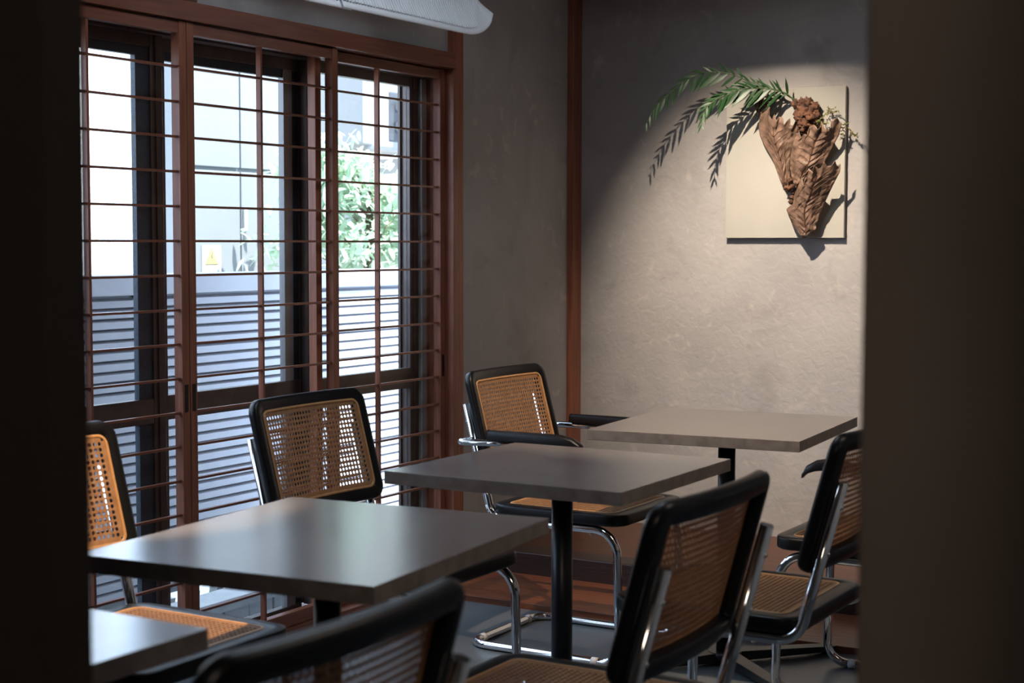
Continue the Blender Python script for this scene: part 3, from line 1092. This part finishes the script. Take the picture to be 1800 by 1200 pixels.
# utility cabinet with warning sign
cab = empty('utility_cabinet', (-2.85, 5.9, -0.35))
tag(cab, 'tall pale blue metal utility cabinet with a yellow triangle sign behind the fence', 'cabinet')
MB().box(0.03, 0.33, 0.30, 1.16, 0, 2.95).build('body', M['cabinet'], cab, 0.01)
for a, b in ((0.31, 0.70), (0.71, 1.14)):
    MB().box(0.33, 0.352, a, b, 0.15, 1.98).build('door', M['cabinet'], cab, 0.004)
    MB().box(0.33, 0.352, a, b, 2.0, 2.92).build('upper_panel', M['cabinet'], cab, 0.004)
for z in (0.5, 1.66):
    MB().box(0.352, 0.366, 0.72, 0.745, z, z + 0.12).build('hinge', M['alu'], cab, 0.003)
sg = empty('warning_sign', (-2.497, 6.36, 1.158))
tag(sg, 'white notice with a yellow high voltage triangle on the pale cabinet', 'sign')
MB().box(0, 0.003, -0.075, 0.075, -0.075, 0.075).build('sheet', M['white'], sg)
def tri(x, s, m, nm, dz=0.0):
    vs = [(x, -s, -s * .85 + dz), (x, s, -s * .85 + dz), (x, 0, s * .95 + dz)]
    vs2 = [(x + .0008, a[1], a[2]) for a in vs]
    MB().add(vs + vs2, [(2, 1, 0), (3, 4, 5), (0, 1, 4, 3), (1, 2, 5, 4), (2, 0, 3, 5)]).build(nm, m, sg)
tri(0.003, 0.052, M['inkblack'], 'triangle_border', 0.014)
tri(0.0040, 0.0455, M['yellow'], 'triangle', 0.013)
bolt = [(0.004, 0.040), (-0.010, 0.008), (0.000, 0.010), (-0.004, -0.022), (0.010, 0.014), (0.001, 0.012), (0.010, 0.038)]
MB().add([(0.0055, y, z) for y, z in bolt], [tuple(range(7))]).build('bolt_symbol', M['inkblack'], sg)
for k in range(4):
    y = -0.054 + 0.036 * k
    g = MB()
    g.box(0.003, 0.0036, y - .010, y + .010, -0.050, -0.0475).box(0.003, 0.0036, y - .010, y - .0075, -0.066, -0.050)
    g.box(0.003, 0.0036, y + .0075, y + .010, -0.066, -0.050).box(0.003, 0.0036, y - .010, y + .010, -0.066, -0.0635).box(0.003, 0.0036, y - .006, y + .006, -0.058, -0.0558)
    g.build('lettering', M['inkgreen'], sg)

# far tiled wall
TW = empty('tiled_building', (-4.3, 10.6, -0.35))
tag(TW, 'grey brick tiled building behind the tree', 'building')
MB().box(-0.6, 0, -1.6, 5.0, 0, 6.0).build('wall', M['grout'], TW)
tm = MB().box(0, 0.012, -0.108, 0.108, -0.0285, 0.0285).mesh('tile', [M['tile']])
cnt = 0
rest = MB()
for row in range(96):
    z = 0.60 + 0.064 * row
    if z > 5.9: break
    for c in range(28):
        y = -1.47 + 0.224 * c + (0.112 if row % 2 else 0)
        if y > 4.9: continue
        if -1.5 < y < 1.35 and 1.35 < z < 3.1 and cnt < 300:
            inst('tile', tm, TW, (0, y, z)); cnt += 1
        else:
            rest.box(0, 0.012, y - .108, y + .108, z - .0285, z + .0285)
tag(rest.build('tile_field', M['tile'], TW), kind='stuff')
# outdoor air conditioner on a bracket on a nearer wall face
OX, OY = -2.9, 7.92
ou = empty('outdoor_condenser', (OX, OY, 1.80))
tag(ou, 'white outdoor air conditioning unit on a wall bracket beyond the fence', 'air conditioner')
MB().box(0.0, 0.32, -0.02, 0.66, 0.02, 0.64).build('casing', M['acwhite'], ou, 0.03)
MB().box(0.30, 0.325, 0.20, 0.52, 0.08, 0.40).build('pipe_recess', M['acdark'], ou, 0.02)
for z in (0.31, 0.18):
    MB().tube(fillet([(0.30, 0.56, z - .10), (0.35, 0.46, z), (0.35, 0.27, z)], 0.03), 0.032, 14).build('pipe', M['acwhite'], ou)
MB().box(-0.02, 0.34, -0.10, 0.02, 0.05, 0.66).build('side_cover', M['acwhite'], ou, 0.01)
MB().box(-0.25, 0.36, 0.0, 0.03, -0.10, 0.0).box(-0.25, 0.36, 0.60, 0.63, -0.10, 0.0).box(-0.3, -0.25, -0.05, 0.70, -0.3, 0.6).build('bracket', M['alu'], ou)
MB().box(-1.2, -0.31, 0.3, 1.6, -2.21, 2.5).build('wall_pier', M['grout'], ou)
bp_ = MB()
# white building to the left, beyond the fence
wb = empty('white_building', (-7.6, 8.0, -0.35))
tag(wb, 'bright white rendered building seen at the left behind the fence', 'building')
MB().box(-2.5, 0, -6.0, 2.6, 0, 4.4).build('wall', M['render'], wb)
for y in (-3.4, -1.2, 0.9):
    fr = MB().box(0.0, 0.04, y - 0.5, y + 0.5, 2.3, 3.3).build('window_frame', M['alu'], wb, 0.01)
    MB().box(0.04, 0.045, y - 0.45, y + 0.45, 2.35, 3.25).build('pane', M['glass'], fr)
MB().box(-2.7, 0.25, -6.2, 2.8, 4.4, 4.55).build('roof', M['render'], wb)


# ------------------------------------------------------------------ tree
tree = empty('leafy_tree', (-1.92, 7.00, -0.35))
tag(tree, 'leafy green tree in the sun behind the louvred fence', 'tree')
TO = tree.location
tb = MB().tube([(0, 0, 0), (0.02, 0.03, 0.9), (-0.03, 0.0, 1.5), (0.02, 0.05, 2.1)], 0.05, 10, r1=0.02)
tb.build('trunk', M['bark'], tree)
rnd = random.Random(3)
ends = []
ENDS = [(-.36, 2.08), (-.45, 2.04), (-.24, 2.02), (-.30, 1.95), (-.44, 1.95), (-.12, 1.98), (-.36, 1.84), (-.20, 1.86), (-.02, 1.88),
        (.05, 1.76), (-.28, 1.72), (.18, 1.72), (-.10, 1.70), (.26, 1.62), (.08, 1.60), (-.40, 1.62), (-.22, 1.56), (.30, 1.50), (-.62, 1.58), (-.05, 1.48)]
for k in range(len(ENDS)):
    a = rnd.uniform(0, 6.28)
    e = Vector((rnd.uniform(-.14, .14), ENDS[k][0], ENDS[k][1]))
    z = e.z - 0.12
    MB().tube([(0, 0.02, z - 0.1), e * 0.6 + Vector((0, 0, z * 0.4)), e], 0.009, 6, r1=0.003).build('branch', M['bark'], tree)
    ends.append(e)
vs, fs = [], []
for i in range(6):
    t = i / 5
    wd = 0.20 * math.sin(math.pi * (0.05 + 0.93 * t)) ** 0.8
    vs += [(t, -wd, -0.25 * t * t + 0.03), (t, 0, -0.25 * t * t), (t, wd, -0.25 * t * t + 0.03)]
for i in range(5):
    a = i * 3
    fs += [(a, a + 1, a + 4, a + 3), (a + 1, a + 2, a + 5, a + 4)]
leafm = MB().add(vs, fs, True).mesh('leaf', [M['leafg']])


def leafmat():
    e = rnd.choice(ends)
    p = e + Vector((rnd.gauss(0, .10), rnd.gauss(0, .075), rnd.gauss(0, .075)))
    d = Vector((rnd.uniform(-1, 1), rnd.uniform(-1, 1), rnd.uniform(-1.0, .4))).normalized()
    up_ = Vector((rnd.uniform(-.5, .5), rnd.uniform(-.5, .5), 1))
    yv = up_.cross(d).normalized()
    zv = d.cross(yv)
    L = rnd.uniform(0.06, 0.10)
    mm = Matrix((d * L, yv * L, zv * L)).transposed().to_4x4()
    mm.translation = p
    return mm


for k in range(280):
    o = bpy.data.objects.new('leaf', leafm)
    COL.objects.link(o)
    o.parent = tree
    o.matrix_local = leafmat()
fol = MB()
for k in range(1500):
    mm = leafmat()
    fol.add([mm @ Vector(v) for v in vs], fs, True)
tag(fol.build('foliage', M['leafg'], tree), kind='stuff')
bpy.context.view_layer.update()
